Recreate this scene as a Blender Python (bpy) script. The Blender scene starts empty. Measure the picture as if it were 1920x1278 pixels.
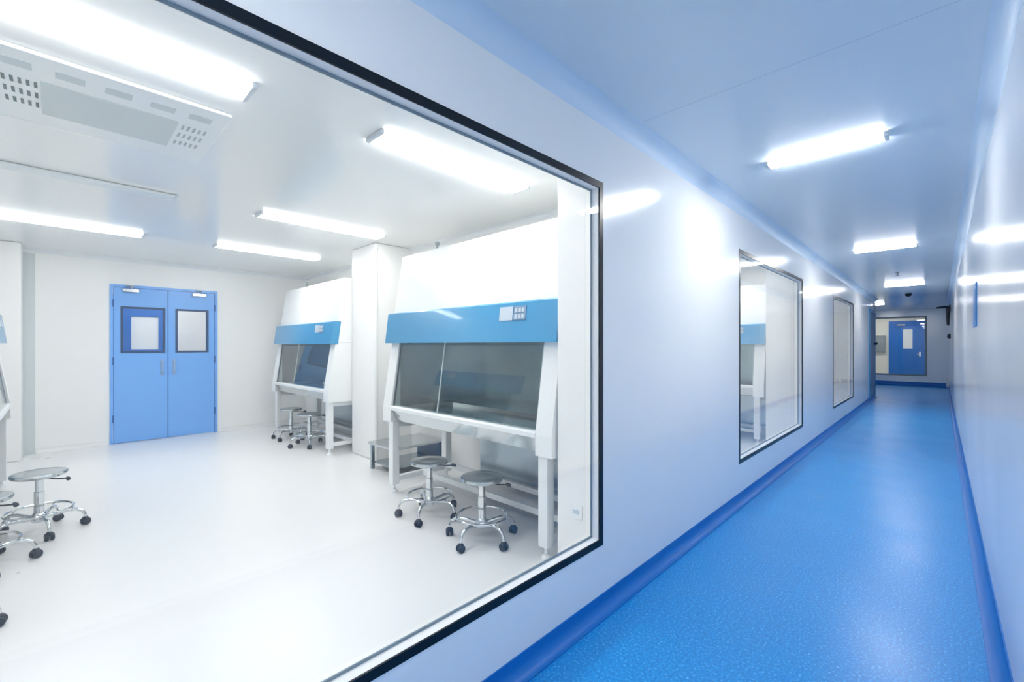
import bpy, bmesh, math, random
from mathutils import Vector, Matrix

random.seed(7)
PI = math.pi
scene = bpy.context.scene
COL = scene.collection

# ------------------------------------------------------------------ camera, world, exposure
cam_data = bpy.data.cameras.new('camera')
cam = bpy.data.objects.new('camera', cam_data)
COL.objects.link(cam)
scene.camera = cam
cam_data.sensor_fit = 'HORIZONTAL'
cam_data.sensor_width = 36.0
cam_data.lens = 826.0 / 1920.0 * 36.0
cam_data.shift_y = 9.0 / 1920.0
cam_data.clip_start = 0.01
cam.location = (0, 0, 1.36)
cam.rotation_euler = (PI / 2, 0, math.radians(44.2))

world = bpy.data.worlds.new('world')
scene.world = world
world.use_nodes = True
world.node_tree.nodes['Background'].inputs[0].default_value = (0.6, 0.75, 0.95, 1)
world.node_tree.nodes['Background'].inputs[1].default_value = 0.3

vs = scene.view_settings
vs.view_transform = 'Standard'
vs.look = 'None'
vs.gamma = 1.0
vs.use_curve_mapping = False
vs.exposure = 0.0
scene.cycles.max_bounces = 14
scene.cycles.diffuse_bounces = 7
scene.cycles.glossy_bounces = 6
scene.cycles.transparent_max_bounces = 24
scene.cycles.use_denoising = True
scene.cycles.caustics_reflective = False
scene.cycles.sample_clamp_indirect = 6.0

LAB_LIGHT = 26.5
HALL_LIGHT = 95.0
LAB_COL = (1.0, 0.98, 0.955)
HALL_COL = (1.0, 0.985, 0.955)

# ------------------------------------------------------------------ materials
def mat(name, color, rough=0.5, metal=0.0, spec=0.5, emit=None, strength=0.0, coat=0.0, coat_rough=0.05):
    m = bpy.data.materials.new(name)
    m.use_nodes = True
    b = m.node_tree.nodes['Principled BSDF']
    b.inputs['Base Color'].default_value = (*color, 1)
    b.inputs['Roughness'].default_value = rough
    b.inputs['Metallic'].default_value = metal
    b.inputs['Specular IOR Level'].default_value = spec
    b.inputs['Coat Weight'].default_value = coat
    b.inputs['Coat Roughness'].default_value = coat_rough
    if emit:
        b.inputs['Emission Color'].default_value = (*emit, 1)
        b.inputs['Emission Strength'].default_value = strength
    return m

def vary(m, scale, amount, detail=3.0):
    """gentle procedural variation of the roughness, like a wiped surface"""
    nt = m.node_tree
    b = nt.nodes['Principled BSDF']
    r0 = b.inputs['Roughness'].default_value
    tc = nt.nodes.new('ShaderNodeTexCoord')
    n = nt.nodes.new('ShaderNodeTexNoise')
    n.inputs['Scale'].default_value = scale
    n.inputs['Detail'].default_value = detail
    mr = nt.nodes.new('ShaderNodeMapRange')
    mr.inputs['To Min'].default_value = max(0.01, r0 - amount)
    mr.inputs['To Max'].default_value = r0 + amount
    nt.links.new(tc.outputs['Object'], n.inputs['Vector'])
    nt.links.new(n.outputs['Fac'], mr.inputs['Value'])
    nt.links.new(mr.outputs['Result'], b.inputs['Roughness'])
    return m

def glass(name, tint=(1, 1, 1), ior=1.45, gain=1.0, gcol=(1, 1, 1)):
    m = bpy.data.materials.new(name)
    m.use_nodes = True
    nt = m.node_tree
    nt.nodes.clear()
    out = nt.nodes.new('ShaderNodeOutputMaterial')
    mix = nt.nodes.new('ShaderNodeMixShader')
    tr = nt.nodes.new('ShaderNodeBsdfTransparent')
    tr.inputs['Color'].default_value = (*tint, 1)
    gl = nt.nodes.new('ShaderNodeBsdfGlossy')
    gl.inputs['Roughness'].default_value = 0.02
    gl.inputs['Color'].default_value = (*gcol, 1)
    fr = nt.nodes.new('ShaderNodeFresnel')
    fr.inputs['IOR'].default_value = ior
    geo = nt.nodes.new('ShaderNodeNewGeometry')
    sub = nt.nodes.new('ShaderNodeMath'); sub.operation = 'SUBTRACT'
    sub.inputs[0].default_value = gain
    mul = nt.nodes.new('ShaderNodeMath'); mul.operation = 'MULTIPLY'; mul.use_clamp = True
    k = nt.nodes.new('ShaderNodeMath'); k.operation = 'MULTIPLY'; k.inputs[1].default_value = gain
    nt.links.new(geo.outputs['Backfacing'], k.inputs[0])
    nt.links.new(k.outputs[0], sub.inputs[1])
    nt.links.new(sub.outputs[0], mul.inputs[0])
    nt.links.new(fr.outputs[0], mul.inputs[1])
    nt.links.new(mul.outputs[0], mix.inputs[0])
    nt.links.new(tr.outputs[0], mix.inputs[1])
    nt.links.new(gl.outputs[0], mix.inputs[2])
    nt.links.new(mix.outputs[0], out.inputs[0])
    return m

def joints(m, axis, offset, period, width, dark):
    """thin panel joint lines repeating along one object axis"""
    nt = m.node_tree
    b = nt.nodes['Principled BSDF']
    base = tuple(b.inputs['Base Color'].default_value)
    tc = nt.nodes.new('ShaderNodeTexCoord')
    sx = nt.nodes.new('ShaderNodeSeparateXYZ')
    nt.links.new(tc.outputs['Object'], sx.inputs[0])
    a = nt.nodes.new('ShaderNodeMath'); a.operation = 'SUBTRACT'; a.inputs[1].default_value = offset
    nt.links.new(sx.outputs[axis], a.inputs[0])
    p = nt.nodes.new('ShaderNodeMath'); p.operation = 'PINGPONG'; p.inputs[1].default_value = period / 2
    nt.links.new(a.outputs[0], p.inputs[0])
    l = nt.nodes.new('ShaderNodeMath'); l.operation = 'LESS_THAN'; l.inputs[1].default_value = width / 2
    nt.links.new(p.outputs[0], l.inputs[0])
    mx = nt.nodes.new('ShaderNodeMix'); mx.data_type = 'RGBA'
    mx.inputs[6].default_value = base
    mx.inputs[7].default_value = (*dark, 1)
    nt.links.new(l.outputs[0], mx.inputs[0])
    nt.links.new(mx.outputs[2], b.inputs['Base Color'])
    return m

M = {}
M['hall_wall'] = vary(mat('hall_wall_panel', (0.90, 0.905, 0.90), 0.17, spec=0.6), 1.3, 0.03)
M['hall_ceiling'] = joints(mat('hall_ceiling_panel', (0.67, 0.765, 0.845), 0.24, spec=0.55), 1, 2.22, 3.83, 0.005, (0.48, 0.60, 0.72))
M['hall_trim'] = mat('hall_cove_trim', (0.62, 0.75, 0.88), 0.5)
M['lab_wall'] = vary(mat('lab_wall_panel', (0.89, 0.895, 0.885), 0.3), 1.5, 0.05)
M['lab_ceiling'] = mat('lab_ceiling_panel', (0.90, 0.91, 0.90), 0.16, spec=0.6)
M['lab_trim'] = mat('lab_cove_trim', (0.82, 0.85, 0.87), 0.3)
M['lab_floor'] = vary(mat('lab_floor_sheet', (0.82, 0.825, 0.825), 0.3), 2.0, 0.06)
M['white'] = mat('white_enamel', (0.86, 0.88, 0.88), 0.3)
M['white_frame'] = mat('white_powder_coat', (0.82, 0.85, 0.86), 0.35)
M['steel'] = vary(mat('brushed_steel', (0.52, 0.56, 0.58), 0.22, metal=1.0), 6.0, 0.07)
M['apron'] = vary(mat('polished_steel', (0.60, 0.64, 0.66), 0.15, metal=1.0), 5.0, 0.06)
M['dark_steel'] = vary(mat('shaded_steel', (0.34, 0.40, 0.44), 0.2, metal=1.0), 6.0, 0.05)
M['chrome'] = mat('chrome', (0.72, 0.75, 0.77), 0.12, metal=1.0)
M['rubber'] = mat('dark_rubber', (0.012, 0.02, 0.035), 0.45)
M['black'] = mat('black_gasket', (0.004, 0.008, 0.014), 0.3, spec=0.25)
M['grey_gasket'] = mat('grey_gasket', (0.20, 0.27, 0.32), 0.5)
M['alu'] = mat('white_aluminium', (0.94, 0.95, 0.96), 0.55)
M['door_blue'] = mat('door_blue_enamel', (0.16, 0.41, 0.87), 0.28)
M['door_plate'] = mat('door_pull_grey', (0.26, 0.42, 0.68), 0.4)
M['door_gasket'] = mat('door_pane_gasket', (0.008, 0.05, 0.15), 0.4)
M['door_seam'] = mat('door_blue_edge', (0.02, 0.11, 0.36), 0.4)
M['door_deep'] = mat('deep_blue_enamel', (0.005, 0.14, 0.52), 0.3)
M['hood_blue'] = mat('hood_blue_plastic', (0.035, 0.27, 0.52), 0.25, coat=0.3)
M['display'] = mat('display_grey', (0.50, 0.58, 0.66), 0.3)
M['display_dark'] = mat('display_keys', (0.18, 0.28, 0.42), 0.3)
M['sign_blue'] = mat('sign_blue', (0.03, 0.20, 0.52), 0.4)
M['grey_paint'] = mat('grey_paint', (0.25, 0.30, 0.32), 0.4)
M['slate'] = mat('slate_blue_paint', (0.12, 0.20, 0.34), 0.4)
M['cream'] = mat('cream_panel', (0.84, 0.83, 0.74), 0.4)
M['frosted'] = mat('frosted_pane', (0.84, 0.88, 0.88), 0.25)
M['vent_grey'] = mat('vent_grey', (0.60, 0.65, 0.66), 0.45)
M['vent_mid'] = mat('vent_hole_pale', (0.42, 0.47, 0.49), 0.6)
M['vent_dark'] = mat('vent_hole', (0.16, 0.20, 0.21), 0.6)
M['off_tube'] = mat('unlit_diffuser', (0.80, 0.84, 0.86), 0.3)
M['lamp_body'] = mat('lamp_body', (0.82, 0.85, 0.87), 0.35)
M['lamp_cap'] = mat('lamp_end_cap', (0.66, 0.70, 0.74), 0.4)
M['lab_glow'] = mat('lab_tube_glow', (0.9, 0.9, 0.9), 0.4, emit=LAB_COL, strength=LAB_LIGHT)
M['hall_glow'] = mat('hall_tube_glow', (0.9, 0.9, 0.9), 0.4, emit=HALL_COL, strength=HALL_LIGHT)
M['glass'] = glass('window_glass', (0.996, 0.998, 0.997), 1.42)
M['sash_glass'] = glass('sash_glass', (0.80, 0.86, 0.86), 1.5, 1.2)

# speckled blue epoxy floor
def floor_mat():
    m = mat('blue_speckled_epoxy', (0.02, 0.2, 0.6), 0.22, spec=0.55)
    nt = m.node_tree
    b = nt.nodes['Principled BSDF']
    tc = nt.nodes.new('ShaderNodeTexCoord')
    n = nt.nodes.new('ShaderNodeTexNoise')
    n.inputs['Scale'].default_value = 95.0
    n.inputs['Detail'].default_value = 2.0
    r = nt.nodes.new('ShaderNodeValToRGB')
    e = r.color_ramp.elements
    e[0].position = 0.33; e[0].color = (0.002, 0.20, 0.56, 1)
    e[1].position = 0.50; e[1].color = (0.003, 0.25, 0.66, 1)
    s = e.new(0.62); s.color = (0.012, 0.32, 0.74, 1)
    s = e.new(0.72); s.color = (0.16, 0.52, 0.84, 1)
    nt.links.new(tc.outputs['Object'], n.inputs['Vector'])
    nt.links.new(n.outputs['Fac'], r.inputs['Fac'])
    nt.links.new(r.outputs['Color'], b.inputs['Base Color'])
    n2 = nt.nodes.new('ShaderNodeTexNoise')
    n2.inputs['Scale'].default_value = 2.2
    mr = nt.nodes.new('ShaderNodeMapRange')
    mr.inputs['To Min'].default_value = 0.24
    mr.inputs['To Max'].default_value = 0.40
    nt.links.new(tc.outputs['Object'], n2.inputs['Vector'])
    nt.links.new(n2.outputs['Fac'], mr.inputs['Value'])
    nt.links.new(mr.outputs['Result'], b.inputs['Roughness'])
    return m
M['hall_floor'] = floor_mat()
M['hall_base'] = mat('blue_cove_base', (0.005, 0.15, 0.50), 0.38, spec=0.3)

# ------------------------------------------------------------------ mesh helpers
class MB:
    def __init__(self):
        self.bm = bmesh.new()
    def box(self, x0, x1, y0, y1, z0, z1, bevel=0.0):
        geom = bmesh.ops.create_cube(self.bm, size=1.0)['verts']
        for v in geom:
            v.co = Vector((x0 + (v.co.x + .5) * (x1 - x0), y0 + (v.co.y + .5) * (y1 - y0), z0 + (v.co.z + .5) * (z1 - z0)))
        if bevel:
            ed = list({e for v in geom for e in v.link_edges})
            bmesh.ops.bevel(self.bm, geom=ed, offset=bevel, segments=2, affect='EDGES', profile=0.5)
        return self
    def prism(self, pts, axis, a, b):
        """extrude a 2D outline along an axis; 'x': pts are (y,z); 'y': (x,z); 'z': (x,y)"""
        def co(p, t):
            return {'x': (t, p[0], p[1]), 'y': (p[0], t, p[1]), 'z': (p[0], p[1], t)}[axis]
        A = [self.bm.verts.new(co(p, a)) for p in pts]
        B = [self.bm.verts.new(co(p, b)) for p in pts]
        n = len(pts)
        self.bm.faces.new(A); self.bm.faces.new(B)
        for i in range(n):
            self.bm.faces.new((A[i], A[(i + 1) % n], B[(i + 1) % n], B[i]))
        return self
    def lathe(self, prof, cx=0, cy=0, cz=0, n=28, rot=None):
        rings = []
        for r, z in prof:
            ring = []
            for i in range(n):
                t = 2 * PI * i / n
                p = Vector((r * math.cos(t), r * math.sin(t), z))
                if rot: p = rot @ p
                ring.append(self.bm.verts.new(p + Vector((cx, cy, cz))))
            rings.append(ring)
        for a, b in zip(rings, rings[1:]):
            for i in range(n):
                self.bm.faces.new((a[i], a[(i + 1) % n], b[(i + 1) % n], b[i]))
        self.bm.faces.new(rings[0]); self.bm.faces.new(rings[-1])
        return self
    def tube(self, pts, r, n=10, closed=False):
        pts = [Vector(p) for p in pts]
        rings = []
        N = len(pts)
        for k, p in enumerate(pts):
            if closed: d = pts[(k + 1) % N] - pts[(k - 1) % N]
            else: d = pts[min(k + 1, N - 1)] - pts[max(k - 1, 0)]
            d.normalize()
            up = Vector((0, 0, 1)) if abs(d.z) < 0.92 else Vector((1, 0, 0))
            s = d.cross(up).normalized(); u = s.cross(d).normalized()
            rr = r[k] if isinstance(r, (list, tuple)) else r
            rings.append([self.bm.verts.new(p + rr * (math.cos(2 * PI * i / n) * s + math.sin(2 * PI * i / n) * u)) for i in range(n)])
        pairs = list(zip(rings, rings[1:]))
        if closed: pairs.append((rings[-1], rings[0]))
        for a, b in pairs:
            for i in range(n):
                self.bm.faces.new((a[i], a[(i + 1) % n], b[(i + 1) % n], b[i]))
        if not closed:
            self.bm.faces.new(rings[0]); self.bm.faces.new(rings[-1])
        return self
    def build(self, name, material, parent=None, smooth=False, loc=None):
        bmesh.ops.recalc_face_normals(self.bm, faces=self.bm.faces)
        me = bpy.data.meshes.new(name)
        self.bm.to_mesh(me); self.bm.free()
        me.materials.append(material)
        if smooth:
            for p in me.polygons: p.use_smooth = True
            try: me.set_sharp_from_angle(angle=math.radians(40))
            except Exception: pass
        o = bpy.data.objects.new(name, me)
        COL.objects.link(o)
        if parent: o.parent = parent
        if loc: o.location = loc
        return o

def tag(o, label, cat, group=None, kind=None):
    o['label'] = label; o['category'] = cat
    if group: o['group'] = group
    if kind: o['kind'] = kind
    return o

def empty(name, loc, rz=0.0):
    o = bpy.data.objects.new(name, None)
    COL.objects.link(o)
    o.location = loc; o.rotation_euler = (0, 0, rz)
    o.empty_display_size = 0.1
    return o

def copy_tree(o, loc, rz, label):
    r = o.copy(); COL.objects.link(r)
    r.location = loc; r.rotation_euler = (0, 0, rz); r['label'] = label
    def rec(src, dst):
        for ch in list(src.children):
            c = ch.copy(); COL.objects.link(c); c.parent = dst
            rec(ch, c)
    rec(o, r)
    return r

def struct(o, label, cat):
    return tag(o, label, cat, kind='structure')

# ------------------------------------------------------------------ dimensions
H = 2.58                       # ceiling height
XL, XI = -1.25, -1.30          # corridor face and laboratory face of the glazed wall
XR = 0.20                      # other corridor wall
XF = -8.2                      # far laboratory wall
Y_CORNER, Y_END = 15.1, 20.2
Y_BACK = -5.0
MOD = 4.55                     # one laboratory after the other
WZ0, WZ1 = 0.335, 2.20         # window opening heights
WINDOWS = [(-0.55, 1.958), (4.10, 6.57), (8.78, 11.10)]
X_SIDE = -5.5                  # end of the crossing corridor
Y_NEAR, Y_WALL = -1.2, 3.1     # first laboratory

# ------------------------------------------------------------------ floors and ceilings
b = MB()
b.prism([(XL - .05, Y_BACK), (XR + .05, Y_BACK), (XR + .05, Y_END + .05), (X_SIDE, Y_END + .05), (X_SIDE, Y_CORNER - .05), (XL - .05, Y_CORNER - .05)], 'z', -0.1, 0)
struct(b.build('floor', M['hall_floor']), 'glossy blue speckled floor of the corridor', 'floor')
b = MB().box(XF - .05, XI - .001, Y_NEAR - .05, 12.4, -0.1, 0)
struct(b.build('floor_lab', M['lab_floor']), 'pale grey-white sheet floor of the laboratories behind the glass', 'floor')
b = MB()
b.prism([(XL - .05, Y_BACK), (XR + .05, Y_BACK), (XR + .05, Y_END + .05), (X_SIDE, Y_END + .05), (X_SIDE, Y_CORNER - .05), (XL - .05, Y_CORNER - .05)], 'z', H, H + .1)
struct(b.build('ceiling', M['hall_ceiling']), 'smooth blue-grey ceiling of the corridor', 'ceiling')
b = MB().box(XF - .05, XI - .001, Y_NEAR - .05, 12.4, H, H + .1)
struct(b.build('ceiling_lab', M['lab_ceiling']), 'glossy white ceiling of the laboratories behind the glass', 'ceiling')

# ------------------------------------------------------------------ corridor walls
b = MB()
ys = [Y_BACK] + [y for w in WINDOWS for y in w] + [Y_CORNER]
for i in range(0, len(ys), 2):
    b.box(XI, XL, ys[i], ys[i + 1], 0, H)
for y0, y1 in WINDOWS:
    b.box(XI, XL, y0, y1, 0, WZ0)
    b.box(XI, XL, y0, y1, WZ1, H)
struct(b.build('wall_left', M['hall_wall']), 'long smooth corridor wall holding the three flush windows', 'wall')
b = MB().box(XR, XR + .1, Y_BACK, Y_END, 0, H)
struct(b.build('wall_right', M['hall_wall']), 'glossy blank pale corridor wall opposite the windows', 'wall')
b = MB().box(XL - .05, XR + .1, Y_BACK - .1, Y_BACK, 0, H)
struct(b.build('wall_back', M['hall_wall']), 'blank corridor end wall behind the viewer', 'wall')
b = MB().box(X_SIDE, XI - .001, Y_CORNER - .1, Y_CORNER, 0, H)
struct(b.build('wall_crossing', M['hall_wall']), 'wall round the corner where the corridor turns', 'wall')
b = MB().box(X_SIDE - .1, X_SIDE, Y_CORNER - .1, Y_END + .1, 0, H)
struct(b.build('wall_side', M['hall_wall']), 'closing wall of the side passage round the corner', 'wall')
EW0, EW1, EZ0, EZ1 = -3.2, -0.32, 0.34, 2.36
b = MB()
b.box(X_SIDE, EW0, Y_END, Y_END + .1, 0, H)
b.box(EW1, XR + .1, Y_END, Y_END + .1, 0, H)
b.box(EW0, EW1, Y_END, Y_END + .1, 0, EZ0)
b.box(EW0, EW1, Y_END, Y_END + .1, EZ1, H)
struct(b.build('wall_end', M['hall_wall']), 'grey wall closing the far end of the corridor', 'wall')

# cove bases (concave, welded to the floor)
def cove_pts(x, s, r, z):
    """outline of a concave cove against a wall at x, running out in direction s"""
    pts = [(x, 0), (x, z), (x + s * .006, z)]
    for i in range(7):
        t = PI / 2 * i / 6
        pts.append((x + s * (.006 + r - r * math.cos(t)), .006 + r - r * math.sin(t)))
    pts.append((x + s * (r + .006), 0))
    return pts
def cove(name, label, pts_args, axis, a, bb, m, cat='baseboard'):
    o = MB().prism(cove_pts(*pts_args), axis, a, bb).build(name, m, smooth=True)
    return struct(o, label, cat)
cove('baseboard_left', 'blue cove base along the windowed corridor wall', (XL, 1, .05, .085), 'y', Y_BACK, Y_CORNER, M['hall_base'])
cove('baseboard_right', 'blue cove base along the blank corridor wall', (XR, -1, .05, .085), 'y', Y_BACK, Y_END - .06, M['hall_base'])
cove('baseboard_end', 'blue cove base under the window at the corridor end', (Y_END, -1, .05, .14), 'x', X_SIDE, XR - .06, M['hall_base'])

def top_pts(x, s, r):
    pts = [(x, H), (x, H - r)]
    for i in range(1, 8):
        t = PI / 2 * i / 8
        pts.append((x + s * (r - r * math.cos(t)), H - r + r * math.sin(t)))
    pts.append((x + s * r, H))
    return pts
def crown(name, label, args, axis, a, bb, m):
    return struct(MB().prism(top_pts(*args), axis, a, bb).build(name, m, smooth=True), label, 'trim')
crown('trim_1', 'concave metal trim between windowed wall and corridor ceiling', (XL, 1, .085), 'y', Y_BACK, Y_CORNER, M['hall_trim'])
crown('trim_2', 'concave metal trim between blank wall and corridor ceiling', (XR, -1, .07), 'y', Y_BACK, Y_END, M['hall_trim'])
crown('trim_3', 'concave trim along the top of the double door wall', (XF, 1, .05), 'y', Y_NEAR, Y_WALL, M['lab_trim'])
crown('trim_4', 'concave trim along the top of the wall behind the cabinets', (Y_WALL, -1, .05), 'x', XF, XI, M['lab_trim'])
# aluminium corner post at the end of the windowed wall
b = MB().box(XL - .07, XL + .014, Y_CORNER - .03, Y_CORNER + .015, 0, H - .09)
struct(b.build('trim_5', M['grey_paint']), 'dark corner post where the windowed wall ends', 'trim')

# ------------------------------------------------------------------ laboratory walls
DY0, DY1, DZ = 0.485, 1.745, 2.215            # double door opening in the far wall
b = MB()
b.box(XF - .05, XF, Y_NEAR, DY0, 0, H)
b.box(XF - .05, XF, DY1, 12.35, 0, H)
b.box(XF - .05, XF, DY0, DY1, DZ, H)
struct(b.build('wall_far', M['lab_wall']), 'white laboratory wall around the blue double door', 'wall')
b = MB().box(XF - .05, XI - .001, Y_NEAR - .1, Y_NEAR, 0, H)
struct(b.build('wall_near', M['lab_wall']), 'white laboratory wall behind the stools', 'wall')
for k, (nm, lb) in enumerate((('wall_partition', 'white partition wall behind the two blue-banded cabinets'),
                              ('wall_partition_2', 'white partition wall closing the second laboratory'),
                              ('wall_partition_3', 'white partition wall closing the third laboratory'))):
    y = Y_WALL + k * MOD
    struct(MB().box(XF, XI - .001, y, y + .1, 0, H).build(nm, M['lab_wall']), lb, 'wall')
# boxed pilasters beside the glazed wall, one in each laboratory
for k, (nm, lb) in enumerate((('wall_pilaster', 'white boxed pilaster beside the edge of the large window'),
                              ('wall_pilaster_2', 'white boxed pilaster filling most of the middle window'),
                              ('wall_pilaster_3', 'white boxed pilaster behind the small distant window'))):
    y = 2.16 + k * MOD
    o = MB().box(-1.706, XI - .002, y, Y_WALL + k * MOD - .001, .002, H - .002, 0.004).build(nm, M['lab_wall'])
    struct(o, lb, 'wall')
# column between the two cabinets, with rounded corner trim
b = MB().box(-5.375, -4.775, 2.60, Y_WALL - .001, .002, H - .002, 0.012)
struct(b.build('wall_column', M['lab_wall']), 'white square column standing between the two cabinets', 'column')
b = MB().lathe([(.026, 0.004), (.026, H - .06)], -4.79, 2.612, 0, 18)
struct(b.build('trim_6', M['white'], smooth=True), 'rounded white corner bead on the column between the cabinets', 'trim')
# column at the far wall
b = MB().box(XF + .001, -7.78, Y_NEAR + .001, -.31, .002, H - .002, .01)
struct(b.build('wall_column_2', M['lab_wall']), 'white boxed column beside the double door wall', 'column')
b = MB()
pts = [(XF, -.31), (XF + .001, -.20)]
for i in range(9):
    t = PI / 2 * i / 8
    pts.append((XF + .10 - .10 * math.cos(t) + .002, -.21 - .10 * math.sin(t) + .0))
b.prism([(XF + .001, -.309), (XF + .001, -.21)] + pts[2:], 'z', .003, H - .06)
struct(b.build('trim_7', M['vent_grey'], smooth=True), 'grey rounded corner trim beside the far boxed column', 'trim')
# small cove at the far wall floor
def lab_cove(name, label, args, axis, a, bb):
    return struct(MB().prism(cove_pts(*args), axis, a, bb).build(name, M['lab_floor'], smooth=True), label, 'baseboard')
lab_cove('baseboard_far', 'white cove base between the far column and the double door', (XF, 1, .04, .06), 'y', -.2, DY0 - .05)
lab_cove('baseboard_far_2', 'white cove base between the double door and the cabinet wall', (XF, 1, .04, .06), 'y', DY1 + .05, Y_WALL)

# ------------------------------------------------------------------ windows
def ring(b, x0, x1, y0, y1, z0, z1, w):
    b.box(x0, x1, y0, y0 + w, z0, z1); b.box(x0, x1, y1 - w, y1, z0, z1)
    b.box(x0, x1, y0 + w, y1 - w, z0, z0 + w); b.box(x0, x1, y0 + w, y1 - w, z1 - w, z1)
    return b
def window(n, y0, y1, label, fw):
    root = empty('window_%d' % n, (XL, (y0 + y1) / 2, WZ0))
    ox, oy, oz = root.location
    def P(b, nm, m):
        o = b.build(nm, m, root); o.location = (-ox, -oy, -oz); return o
    P(ring(MB(), XL - .004, XL + .003, y0, y1, WZ0, WZ1, fw), 'frame', M['black'])['label'] = 'black outer gasket'
    P(ring(MB(), XI - .002, XL - .004, y0, y1, WZ0, WZ1, fw + .001), 'spacer', M['alu'])
    P(ring(MB(), XI + .001, XI + .007, y0 + fw, y1 - fw, WZ0 + fw, WZ1 - fw, .010), 'inner_gasket', M['grey_gasket'])
    P(MB().box(XL - .008, XL - .002, y0 + fw + .001, y1 - fw - .001, WZ0 + fw + .001, WZ1 - fw - .001), 'outer_pane', M['glass'])
    P(MB().box(XI + .001, XI + .006, y0 + fw + .01, y1 - fw - .01, WZ0 + fw + .01, WZ1 - fw - .01), 'inner_pane', M['glass'])
    return tag(root, label, 'window', kind='structure')
window(1, *WINDOWS[0], 'huge flush window with black edge looking into the white laboratory', .033)
window(2, *WINDOWS[1], 'middle corridor window with black edge showing a pilaster and cabinet edge', .033)
window(3, *WINDOWS[2], 'small distant corridor window with thin dark edge', .030)
# window at the corridor end
root = empty('window_4', ((EW0 + EW1) / 2, Y_END, EZ0))
def P4(b, nm, m):
    o = b.build(nm, m, root); o.location = [-c for c in root.location]; return o
b = MB(); w = .055
b.box(EW0, EW0 + w, Y_END - .01, Y_END + .06, EZ0, EZ1); b.box(EW1 - w, EW1, Y_END - .01, Y_END + .06, EZ0, EZ1)
b.box(EW0 + w, EW1 - w, Y_END - .01, Y_END + .06, EZ0, EZ0 + w); b.box(EW0 + w, EW1 - w, Y_END - .01, Y_END + .06, EZ1 - w, EZ1)
P4(b, 'frame', M['grey_paint'])
P4(MB().box(EW0 + w, EW1 - w, Y_END + .02, Y_END + .026, EZ0 + w, EZ1 - w), 'pane', M['glass'])
tag(root, 'dark-framed window in the wall at the far end of the corridor', 'window', kind='structure')

# ------------------------------------------------------------------ room behind the end window
b = MB().box(-4.5, 1.0, Y_END + .1, 23.0, -.1, -.001)
struct(b.build('floor_end', M['lab_floor']), 'pale floor of the room behind the end window', 'floor')
b = MB().box(-4.5, 1.0, Y_END + .1, 23.1, H, H + .1)
struct(b.build('ceiling_end', M['lab_ceiling']), 'white ceiling of the room behind the end window', 'ceiling')
b = MB()
b.box(-4.5, 1.0, 23.0, 23.1, 0, H); b.box(-4.6, -4.5, Y_END + .1, 23.1, 0, H)
struct(b.build('wall_end_room', M['cream']), 'cream wall of the room behind the end window', 'wall')
b = MB().box(-.30, -.2, Y_END + .1, 23.0, 0, H)
struct(b.build('wall_end_room_2', M['lab_wall']), 'white side wall next to the deep blue door', 'wall')

# ------------------------------------------------------------------ doors
def slab_with_hole(b, axis, t0, t1, a0, a1, z0, z1, h0, h1, hz0, hz1):
    def bx(p0, p1, q0, q1):
        if axis == 'x': b.box(t0, t1, p0, p1, q0, q1)
        else: b.box(p0, p1, t0, t1, q0, q1)
    bx(a0, h0, z0, z1); bx(h1, a1, z0, z1); bx(h0, h1, z0, hz0); bx(h0, h1, hz1, z1)
    return b

# blue double door
root = empty('door_1', (XF, (DY0 + DY1) / 2, 0))
RX, RY = XF, (DY0 + DY1) / 2
def PD(b, nm, m, parent=root, smooth=False):
    o = b.build(nm, m, parent, smooth)
    if parent is root: o.location = (-RX, -RY, 0)
    return o
b = MB()
b.box(XF - .05, XF + .018, DY0, DY0 + .035, 0, DZ); b.box(XF - .05, XF + .018, DY1 - .035, DY1, 0, DZ)
b.box(XF - .05, XF + .018, DY0 + .035, DY1 - .035, DZ - .035, DZ)
PD(b, 'door_frame', M['door_blue'])
ym = RY + .01
for (a0, a1, hy, w0, w1, lab) in ((DY0 + .040, ym - .003, ym - .07, .625, 1.065, 'L'), (ym + .003, DY1 - .040, ym + .07, 1.24, 1.60, 'R')):
    hz0, hz1 = 1.285, 1.885
    lf = PD(slab_with_hole(MB(), 'x', XF - .035, XF + .006, a0, a1, .008, DZ - .040, w0, w1, hz0, hz1), 'door_leaf', M['door_blue'])
    g = MB()
    wd = .028
    g.box(XF - .02, XF + .013, w0 - wd, w0, hz0 - wd, hz1 + wd); g.box(XF - .02, XF + .013, w1, w1 + wd, hz0 - wd, hz1 + wd)
    g.box(XF - .02, XF + .013, w0, w1, hz0 - wd, hz0); g.box(XF - .02, XF + .013, w0, w1, hz1, hz1 + wd)
    g.build('window_gasket', M['door_gasket'], lf)
    MB().box(XF - .014, XF - .009, w0, w1, hz0, hz1).build('window_pane', M['glass'], lf)
    h = MB(); h.box(XF + .006, XF + .012, hy - .022, hy + .022, .93, 1.16, .003)
    h.tube([(XF + .012, hy, .97), (XF + .045, hy, .97), (XF + .05, hy, .98), (XF + .05, hy, 1.11), (XF + .045, hy, 1.12), (XF + .012, hy, 1.12)], .009, 8)
    h.build('handle', M['door_plate'], lf, True)['label'] = 'grey pull handle'
    cy = a0 + .19 if lab == 'L' else a1 - .19
    c = MB(); c.box(XF + .006, XF + .052, cy - .10, cy + .08, DZ - .10, DZ - .055, .006)
    c.tube([(XF + .03, cy, DZ - .05), (XF + .03, cy, DZ - .02), (XF + .06, cy + .02, DZ - .018), (XF + .03, cy - .06, DZ - .012)], .009, 8)
    c.build('door_closer', M['chrome'], lf, False)['label'] = 'silver door closer'
    hg = MB()
    hgy = a0 - .004 if lab == 'L' else a1 + .004
    for zz in (.3, 1.1, 1.9): hg.lathe([(.008, 0), (.008, .1)], XF + .022, hgy, zz, 10)
    hg.build('hinge', M['door_seam'], lf, True)
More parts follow.
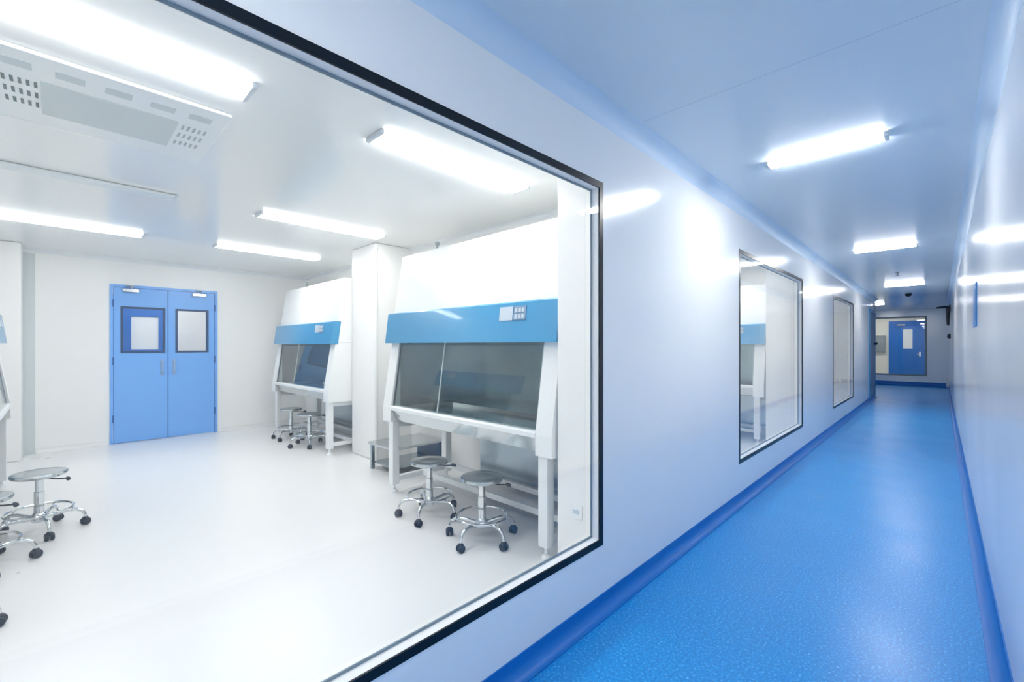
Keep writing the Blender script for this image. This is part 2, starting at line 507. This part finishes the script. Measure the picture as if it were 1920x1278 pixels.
    # the astragal line between the leaves
PD(MB().box(XF - .03, XF + .0075, ym - .005, ym + .005, .01, DZ - .04), 'meeting_strip', M['door_seam'])
tag(root, 'bright blue double door with two vision panels', 'door', kind='structure')

# anteroom behind the double door
b = MB(); b.box(-10.2, XF - .05, -1.0, 3.6, -.1, -.001)
struct(b.build('floor_anteroom', M['lab_floor']), 'pale floor behind the double door', 'floor')
b = MB(); b.box(-10.2, XF - .05, -1.0, 3.6, H, H + .1)
struct(b.build('ceiling_anteroom', M['lab_ceiling']), 'ceiling behind the double door', 'ceiling')
b = MB(); b.box(-10.3, -10.2, -1.1, 3.7, 0, H); b.box(-10.2, XF - .05, -1.1, -1.0, 0, H); b.box(-10.2, XF - .05, 3.6, 3.7, 0, H)
struct(b.build('wall_anteroom', M['lab_wall']), 'white wall seen through the panes of the double door', 'wall')
root = empty('door_2', (-10.2, .86, 0))
b = slab_with_hole(MB(), 'x', .002, .045, -.55, .53, .005, 2.2, .02, .40, 1.29, 1.88)
b.build('door_leaf', M['door_deep'], root)
MB().box(.012, .02, .02, .40, 1.29, 1.88).build('window_pane', M['frosted'], root)
b = MB(); b.box(.0, .06, -.60, -.55, 0, 2.25); b.box(0, .06, .53, .58, 0, 2.25); b.box(0, .06, -.55, .53, 2.2, 2.25)
b.build('door_frame', M['door_seam'], root)
tag(root, 'deep blue door glimpsed through the pane of the double door', 'door', kind='structure')

# slate door at the end of the windowed wall
root = empty('door_3', (XL, 14.4, 0))
MB().box(.001, .012, -.58, .62, .09, 2.20).build('door_leaf', M['slate'], root)
b = MB(); b.box(.0, .022, -.64, -.58, .085, 2.26); b.box(.0, .022, .62, .66, .085, 2.26); b.box(0, .022, -.58, .62, 2.20, 2.26)
b.build('door_frame', M['hood_blue'], root)
b = MB(); b.lathe([(.028, 0), (.03, .02), (.035, .05), (.022, .07)], .012, .40, 1.42, 16, Matrix.Rotation(PI / 2, 3, 'Y'))
b.build('knob', M['rubber'], root, True)['label'] = 'dark round knob'
tag(root, 'slate blue door at the end of the windowed corridor wall', 'door', kind='structure')

# deep blue door in the end room
root = empty('door_4', (-.93, 23.0, 0))
slab_with_hole(MB(), 'y', -.045, -.002, -.48, .48, .005, 2.27, -.12, .16, 1.25, 2.0).build('door_leaf', M['door_deep'], root)
MB().box(-.12, .16, -.03, -.02, 1.25, 2.0).build('window_pane', M['frosted'], root)
b = MB(); b.box(-.54, -.48, -.06, -.001, 0, 2.33); b.box(.48, .54, -.06, -.001, 0, 2.33); b.box(-.48, .48, -.06, -.001, 2.27, 2.33)
b.build('door_frame', M['door_deep'], root)
b = MB(); b.box(.34, .40, -.052, -.045, .95, 1.12)
b.tube([(.37, -.05, 1.03), (.37, -.09, 1.03), (.28, -.095, 1.03)], .01, 8)
b.build('handle', M['chrome'], root, True)
b = MB(); b.box(-.30, -.05, -.10, -.045, 2.14, 2.20, .006)
b.build('door_closer', M['chrome'], root)
tag(root, 'deep blue door seen through the window at the corridor end', 'door', kind='structure')

# ------------------------------------------------------------------ biosafety cabinets
CW = 1.015
def profile_side():
    return [(0.0, .66), (0.0, .79), (.10, 1.40), (.12, 1.66), (.21, 2.22), (.72, 2.22), (.72, .66)]
def make_cabinet(label):
    r = empty('biosafety_cabinet', (0, 0, 0))
    tag(r, label, 'cabinet', 'biosafety cabinets')
    for s in (-1, 1):
        x0, x1 = sorted((s * CW, s * (CW - .135)))
        o = MB().prism([(0.0, .66), (0.0, .79), (.095, 1.40), (.72, 1.40), (.72, .66)], 'x', x0, x1).build('side_panel', M['white'], r)
    # upper housing
    MB().prism([(.11, 1.402), (.12, 1.66), (.21, 2.22), (.72, 2.22), (.72, 1.402)], 'x', -CW, CW).build('upper_housing', M['white'], r)
    # blue band with its display
    band = MB().prism([(.028, 1.385), (.062, 1.655), (.075, 1.665), (.16, 1.665), (.12, 1.385)], 'x', -CW - .012, CW + .012).build('control_band', M['hood_blue'], r)
    band['label'] = 'blue control band'
    def on_band(x0, x1, z0, z1, d, m, nm):
        y = lambda z: .028 + (z - 1.385) * (.034 / .27)
        MB().prism([(y(z0) - d, z0), (y(z1) - d, z1), (y(z1) + .01, z1), (y(z0) + .01, z0)], 'x', x0, x1).build(nm, m, band)
    on_band(.505, .635, 1.535, 1.63, .006, M['display'], 'display')
    on_band(.645, .755, 1.535, 1.63, .006, M['display_dark'], 'keypad')
    y = lambda z: .028 + (z - 1.385) * (.034 / .27)
    kb = MB()
    for i in range(3):
        for j in range(2):
            x = .655 + i * .032; z = 1.545 + j * .042
            kb.prism([(y(z) - .009, z), (y(z + .03) - .009, z + .03), (y(z + .03), z + .03), (y(z), z)], 'x', x, x + .024)
    kb.build('key', M['display'], band)
    # steel work chamber
    b = MB()
    iw = CW - .137
    b.box(-iw, iw, .60, .615, .80, 1.40)
    b.box(-iw, -iw + .006, .10, .60, .80, 1.38); b.box(iw - .006, iw, .10, .60, .80, 1.38)
    b.box(-iw, iw, .12, .60, 1.385, 1.399)
    b.build('work_chamber', M['steel'], r)
    b = MB(); b.box(-iw, iw, .06, .60, .745, .765, .003)
    b.build('work_surface', M['steel'], r)
    # sash, sliding glass with a centre joint
    sy = lambda z: .022 + (z - .80) * (.085 / .59)
    sash = MB().prism([(sy(.815), .815), (sy(1.39), 1.39), (sy(1.39) + .006, 1.39), (sy(.815) + .006, .815)], 'x', -iw + .012, iw - .012).build('sash', M['sash_glass'], r)
    for x in (-iw, iw - .014):
        b = MB().prism([(sy(.80) - .004, .80), (sy(1.39) - .004, 1.39), (sy(1.39) + .012, 1.39), (sy(.80) + .012, .80)], 'x', x, x + .014)
        b.build('sash_guide', M['dark_steel'], sash)
    MB().prism([(sy(.815) - .002, .815), (sy(1.39) - .002, 1.39), (sy(1.39) + .007, 1.39), (sy(.815) + .007, .815)], 'x', -.206, -.198).build('sash_joint', M['vent_grey'], sash)
    # white sill and steel apron
    MB().prism([(-.004, .772), (-.004, .80), (.012, .812), (.07, .812), (.07, .772)], 'x', -iw, iw).build('sill', M['white_frame'], r)
    MB().prism([(.012, .771), (.055, .672), (.08, .664), (.66, .664), (.66, .69), (.09, .70), (.055, .771)], 'x', -iw, iw).build('apron', M['apron'], r)
    # stand
    b = MB()
    for yy in (.06, .66): b.box(-CW + .06, CW - .06, yy - .03, yy + .03, .60, .655) if yy > .5 else None
    for s in (-1, 1):
        x = s * (CW - .095); b.box(x - .03, x + .03, .08, .64, .60, .655); b.box(x - .022, x + .022, .08, .64, .10, .145)
    b.build('stand_frame', M['white_frame'], r)
    b = MB(); b.box(-CW + .12, CW - .12, .365, .41, .10, .145); b.box(-CW + .12, CW - .12, .645, .69, .12, .165)
    b.build('cross_rail', M['white_frame'], r)
    for sx in (-1, 1):
        for yy in (.06, .67):
            x = sx * (CW - .095)
            lg = MB().box(x - .038, x + .038, yy - .035, yy + .035, .075, .659, .004).build('leg', M['white_frame'], r)
            f = MB(); f.lathe([(.012, .03), (.012, .08)], x, yy, 0, 12); f.lathe([(.034, 0), (.034, .012), (.018, .03)], x, yy, 0, 20)
            f.build('levelling_foot', M['white_frame'], lg, True)
    b = MB().box(-.42, CW - .14, .69, .70, .15, .64)
    b.build('rear_panel', M['dark_steel'], r)
    MB().lathe([(.012, 2.22), (.012, 2.33), (.02, 2.33), (.02, 2.36), (.004, 2.365)], -.74, .42, 0, 12).build('exhaust_stub', M['grey_paint'], r, True)
    MB().lathe([(.03, 2.22), (.03, 2.245), (.01, 2.26)], -.86, .46, 0, 14).build('top_fitting', M['grey_paint'], r, True)
    MB().lathe([(.02, 2.22), (.02, 2.25), (.006, 2.26)], -.94, .50, 0, 14).build('top_fitting', M['grey_paint'], r, True)
    return r
cab = make_cabinet('big white cabinet with blue band and dark sash, two stools in front')
cab.location = (-2.735, 2.12, 0)
copy_tree(cab, (-6.40, 2.30, 0), 0, 'white cabinet with blue band nearest the blue double door, behind the column')
copy_tree(cab, (-5.51, -.325, 0), PI, 'cabinet cut off by the picture edge behind the stools, only its sloping front showing')
copy_tree(cab, (-2.735, 2.12 + MOD, 0), 0, 'white cabinet edge with blue band seen through the middle corridor window')

# ------------------------------------------------------------------ stools
def make_stool(label):
    r = empty('lab_stool', (0, 0, 0))
    tag(r, label, 'stool', 'round steel stools on castors')
    MB().lathe([(.02, .405), (.125, .408), (.146, .416), (.152, .428), (.148, .439), (.135, .443), (.06, .438), (.004, .437)], n=40).build('seat', M['steel'], r, True)
    b = MB(); b.lathe([(.028, .13), (.028, .30), (.0225, .302), (.0225, .395), (.05, .398), (.05, .406)], n=20)
    b.build('post', M['chrome'], r, True)
    b = MB(); b.tube([(.02, .03, .392), (.10, .09, .390), (.135, .125, .392)], .005, 8)
    b.lathe([(.004, -.02), (.012, -.014), (.013, .02), (.004, .026)], .14, .13, .392, 12, Matrix.Rotation(PI / 2, 3, 'Y') )
    b.build('height_lever', M['rubber'], r, True)
    b = MB(); b.lathe([(.038, .085), (.042, .10), (.042, .135), (.03, .15)], n=20)
    b.build('hub', M['chrome'], r, True)
    N = 40
    b = MB(); b.tube([(.178 * math.cos(2 * PI * i / N), .178 * math.sin(2 * PI * i / N), .165) for i in range(N)], .008, 8, True)
    for k in range(5):
        a = 2 * PI * k / 5 + .1
        b.tube([(.178 * math.cos(a), .178 * math.sin(a), .165), (.178 * math.cos(a), .178 * math.sin(a), .135)], .006, 6)
    b.build('foot_ring', M['chrome'], r, True)
    for k in range(5):
        a = 2 * PI * k / 5 + .1
        c, s = math.cos(a), math.sin(a)
        prof = [(.03, .112), (.09, .122), (.15, .132), (.195, .128), (.225, .108), (.24, .080), (.242, .058)]
        lg = MB().tube([(q * c, q * s, z) for q, z in prof], [.013, .013, .0125, .012, .011, .010, .009], 10).build('leg', M['chrome'], r, True)
        w = MB()
        rot = Matrix.Rotation(a + .7 * k, 3, 'Z') @ Matrix.Rotation(PI / 2, 3, 'X')
        for off in (-.014, .014):
            d = rot @ Vector((0, 0, off))
            w.lathe([(.006, -.010), (.022, -.010), (.026, -.005), (.026, .005), (.022, .010), (.006, .010)], .242 * c + d.x, .242 * s + d.y, .0265, 18, rot)
        w.lathe([(.012, .028), (.020, .034), (.020, .052), (.010, .062)], .242 * c, .242 * s, 0, 14)
        w.build('caster', M['rubber'], lg, True)
    return r
st = make_stool('steel stool in front of the big cabinet, nearer the large window edge')
st.location = (-2.32, 2.08, 0); st.rotation_euler = (0, 0, -.187)
copy_tree(st, (-2.95, 2.08, 0), .197, 'steel stool in front of the big cabinet, on the side of the low bench')
copy_tree(st, (-6.85, 2.38, 0), .2, 'steel stool under the cabinet by the double door, on the door side')
copy_tree(st, (-6.17, 2.38, 0), .8, 'steel stool under the cabinet by the double door, on the column side')
copy_tree(st, (-4.70, -.10, 0), .12, 'steel stool with post fully in view at the picture edge, facing the open floor')
copy_tree(st, (-4.16, -.345, 0), .23, 'steel stool mostly cut off, its seat rim just below the fully seen stool')
copy_tree(st, (-3.32, -.44, 0), 1.28, 'nearest steel stool, only one castor showing at the picture edge')

# ------------------------------------------------------------------ low steel bench
r = empty('low_steel_bench', (-4.29, 2.73, 0))
tag(r, 'low stainless steel bench between the column and the big cabinet', 'bench')
MB().box(-.26, .26, -.34, .34, .275, .30, .004).build('bench_top', M['steel'], r)
MB().box(-.22, .22, -.30, .30, .07, .085, .003).build('shelf', M['dark_steel'], r)
for sx in (-1, 1):
    for sy_ in (-1, 1):
        MB().box(sx * .225 - .018, sx * .225 + .018, sy_ * .305 - .018, sy_ * .305 + .018, 0, .274, .003).build('leg', M['dark_steel'], r)
MB().box(-.215, .215, .27, .285, .09, .27).build('under_bench_shade', M['slate'], r)  # dark sheet standing in for the shade under the bench

# ------------------------------------------------------------------ ceiling lights
def make_light(name, length, width, glow, along, label, group, cap=True):
    r = empty(name, (0, 0, 0)); tag(r, label, 'ceiling light', group)
    L, W = length / 2, width / 2
    def bx(l0, l1, w0, w1, z0, z1, bev=0.0):
        return MB().box(w0, w1, l0, l1, z0, z1, bev) if along == 'y' else MB().box(l0, l1, w0, w1, z0, z1, bev)
    bx(-L + .01, L - .01, -W + .012, W - .012, -.006, -.001, .001).build('housing', M['lamp_body'], r)
    bx(-L + .018, L - .018, -W, W, -.025, -.006, .005).build('diffuser', glow, r)
    for s in (-1, 1):
        a0, a1 = sorted((s * (L - .018), s * (L + .004)))
        bx(a0, a1, -W - .002, W + .002, -.027, -.001, .003).build('end_cap', M['lamp_cap'], r)
    return r
LG = 'laboratory ceiling lights'
lab_lights = [((-2.36, .02), 'largest lit tube light above the laboratory, beside the ceiling vent panel'),
              ((-2.33, 1.88), 'lit tube light above the stools of the big cabinet'),
              ((-4.47, 1.89), 'lit tube light in front of the column top'),
              ((-6.24, 1.92), 'lit tube light above the cabinet next to the double door'),
              ((-6.28, .03), 'lit tube light near the top of the double door wall, cut by the picture edge')]
l0 = None
for (x, y), lb in lab_lights:
    if l0 is None:
        l0 = make_light('ceiling_light', 1.24, .17, M['lab_glow'], 'y', lb, LG); l0.location = (x, y, H)
    else: copy_tree(l0, (x, y, H), 0, lb)
copy_tree(l0, (-2.33, 1.88 + MOD, H), 0, 'lit tube light in the second laboratory behind the middle window')
copy_tree(l0, (-2.33, .02 + MOD, H), 0, 'unseen tube light added in the second laboratory, on its windowless side')  # unseen lamp added so more light reaches the corridor through the middle window
copy_tree(l0, (-4.47, .02 + MOD, H), 0, 'unseen tube light added deep in the second laboratory, away from its cabinet')  # added out of view for extra flux onto the corridor floor
copy_tree(l0, (-4.47, 1.88 + MOD, H), 0, 'unseen tube light added deep in the second laboratory, near its cabinet wall')  # another unseen addition, lifts the blank corridor wall
copy_tree(l0, (-2.33, .02 + 2 * MOD, H), 0, 'unseen tube light added in the third laboratory, on its windowless side')  # unseen lamp added to send light out of the distant window
copy_tree(l0, (-4.47, .95 + 2 * MOD, H), 0, 'unseen tube light added deep in the third laboratory')  # added out of view to strengthen the third laboratory's spill
copy_tree(l0, (-2.33, 1.88 + 2 * MOD, H), 0, 'lit tube light in the third laboratory behind the distant window')
copy_tree(l0, (-9.2, 1.2, H), 0, 'lit tube light behind the double door')
copy_tree(l0, (-1.6, 21.7, H), PI / 2, 'lit tube light in the room behind the end window')
u = make_light('ceiling_light', 1.30, .12, M['off_tube'], 'y', 'unlit pale strip light between the vent panel and the far lit tube', None)
u.location = (-4.48, .02, H)
HG = 'corridor ceiling lights'
hall = [((-.525, 3.32), 'nearest and brightest short tube light on the corridor ceiling'),
        ((-.50, 7.15), 'second short tube light along the corridor ceiling'),
        ((-.52, 11.75), 'third, most distant short tube light along the corridor ceiling'),
        ((-.525, -.51), 'corridor tube light just behind the viewer'),
        ((-.525, -4.0), 'unseen tube light added far behind the viewer to brighten the corridor walls'),  # unseen lamp added to brighten the near corridor walls
        ((-1.46, 16.7), 'tube light round the corner at the corridor end, only its tip showing')]
h0 = None
for (x, y), lb in hall:
    if h0 is None:
        h0 = make_light('ceiling_light', .62, .09, M['hall_glow'], 'x', lb, HG); h0.location = (x, y, H)
    else: copy_tree(h0, (x, y, H), 0, lb)

# ------------------------------------------------------------------ ceiling vent panel in the laboratory
r = empty('ceiling_vent', (-3.09, .20, H))
tag(r, 'white ceiling vent panel with slots and rows of small holes', 'ceiling vent')
MB().box(-.41, .41, -.44, .44, -.018, -.001, .004).build('panel', M['white'], r)
MB().box(-.24, .16, -.26, .25, -.022, -.0175, .001).build('filter_screen', M['vent_grey'], r)
for i, y in enumerate((-.33, -.164, 0, .166, .323)):
    s = MB()
    s.box(.245, .315, y - .048, y + .048, -.0205, -.0178)
    s.build('slot', M['vent_grey'], r)
for yc, dark in ((-.325, True), (.325, False)):
    for row in range(3):
        s = MB()
        for i in range(5):
            y = yc - .05 + i * .025; x = .10 - row * .12
            s.box(x - .030, x + .030, y - .0055, y + .0055, -.0205, -.0178, .001)
        s.build('hole_row', M['vent_dark'] if dark else M['vent_mid'], r)

# ------------------------------------------------------------------ small fittings
o = MB(); o.box(-.043, .043, -.010, -.0005, -.043, .043, .003)
o2 = o.build('wall_outlet', M['white'], loc=(-1.56, 2.16, .37))
tag(o2, 'small white outlet plate low on the pilaster beside the large window edge', 'outlet')
s = MB(); s.box(-.02, .02, -.0135, -.0095, -.01, .012); s.build('socket_face', M['display'], o2)

r = empty('wall_sign', (XR, 5.06, 1.68))
tag(r, 'narrow blue sign high on the blank corridor wall', 'sign')
MB().box(-.008, -.0005, -.20, .20, -.17, .17, .002).build('board', M['sign_blue'], r)
MB().box(-.010, -.0078, -.15, .15, -.12, .12).build('sign_face', M['sign_blue'], r)

r = empty('wall_bracket', (XR, 17.0, 2.38))
tag(r, 'dark bracket arm with hanging stem near the corridor end on the blank wall', 'bracket')
MB().box(-.03, -.0005, -.05, .05, -.10, .10, .004).build('wall_plate', M['rubber'], r)
MB().tube([(-.02, 0, .03), (-.12, 0, .05), (-.28, 0, .03)], [.03, .035, .022], 10).build('arm', M['rubber'], r, True)
MB().tube([(-.05, 0, .02), (-.055, 0, -.2), (-.05, 0, -.46)], [.05, .04, .028], 10).build('stem', M['rubber'], r, True)

o = MB().lathe([(.07, 0), (.075, .02), (.06, .055), (.02, .07)], n=20, rot=Matrix.Rotation(-PI / 2, 3, 'Y')).build('wall_fitting', M['rubber'], None, True, (XR - .0005, 17.0, 1.62))
tag(o, 'dark round wall fitting below the bracket near the corridor end', 'wall fitting')

o = MB().lathe([(.06, -.001), (.065, -.02), (.05, -.05), (.02, -.065)], n=22).build('smoke_detector', M['rubber'], None, True, (-.54, 13.9, H))
tag(o, 'dark round detector on the corridor ceiling beyond the third tube light', 'detector')
o = MB()
o.lathe([(.035, -.001), (.035, -.008), (.012, -.012), (.010, -.05), (.024, -.052), (.024, -.056)], n=16)
o = o.build('sprinkler_head', M['grey_paint'], None, True, (-.51, 9.7, H))
tag(o, 'tiny sprinkler head on the corridor ceiling before the third tube light', 'sprinkler')

r = empty('wall_box', (-1.72, 23.0, 1.44))
tag(r, 'grey metal box on the cream wall behind the end window', 'box')
MB().box(-.15, .15, -.12, -.001, -.34, .34, .006).build('body', M['grey_paint'], r)
MB().box(-.13, .13, -.128, -.119, -.31, .31, .003).build('door', M['grey_paint'], r)
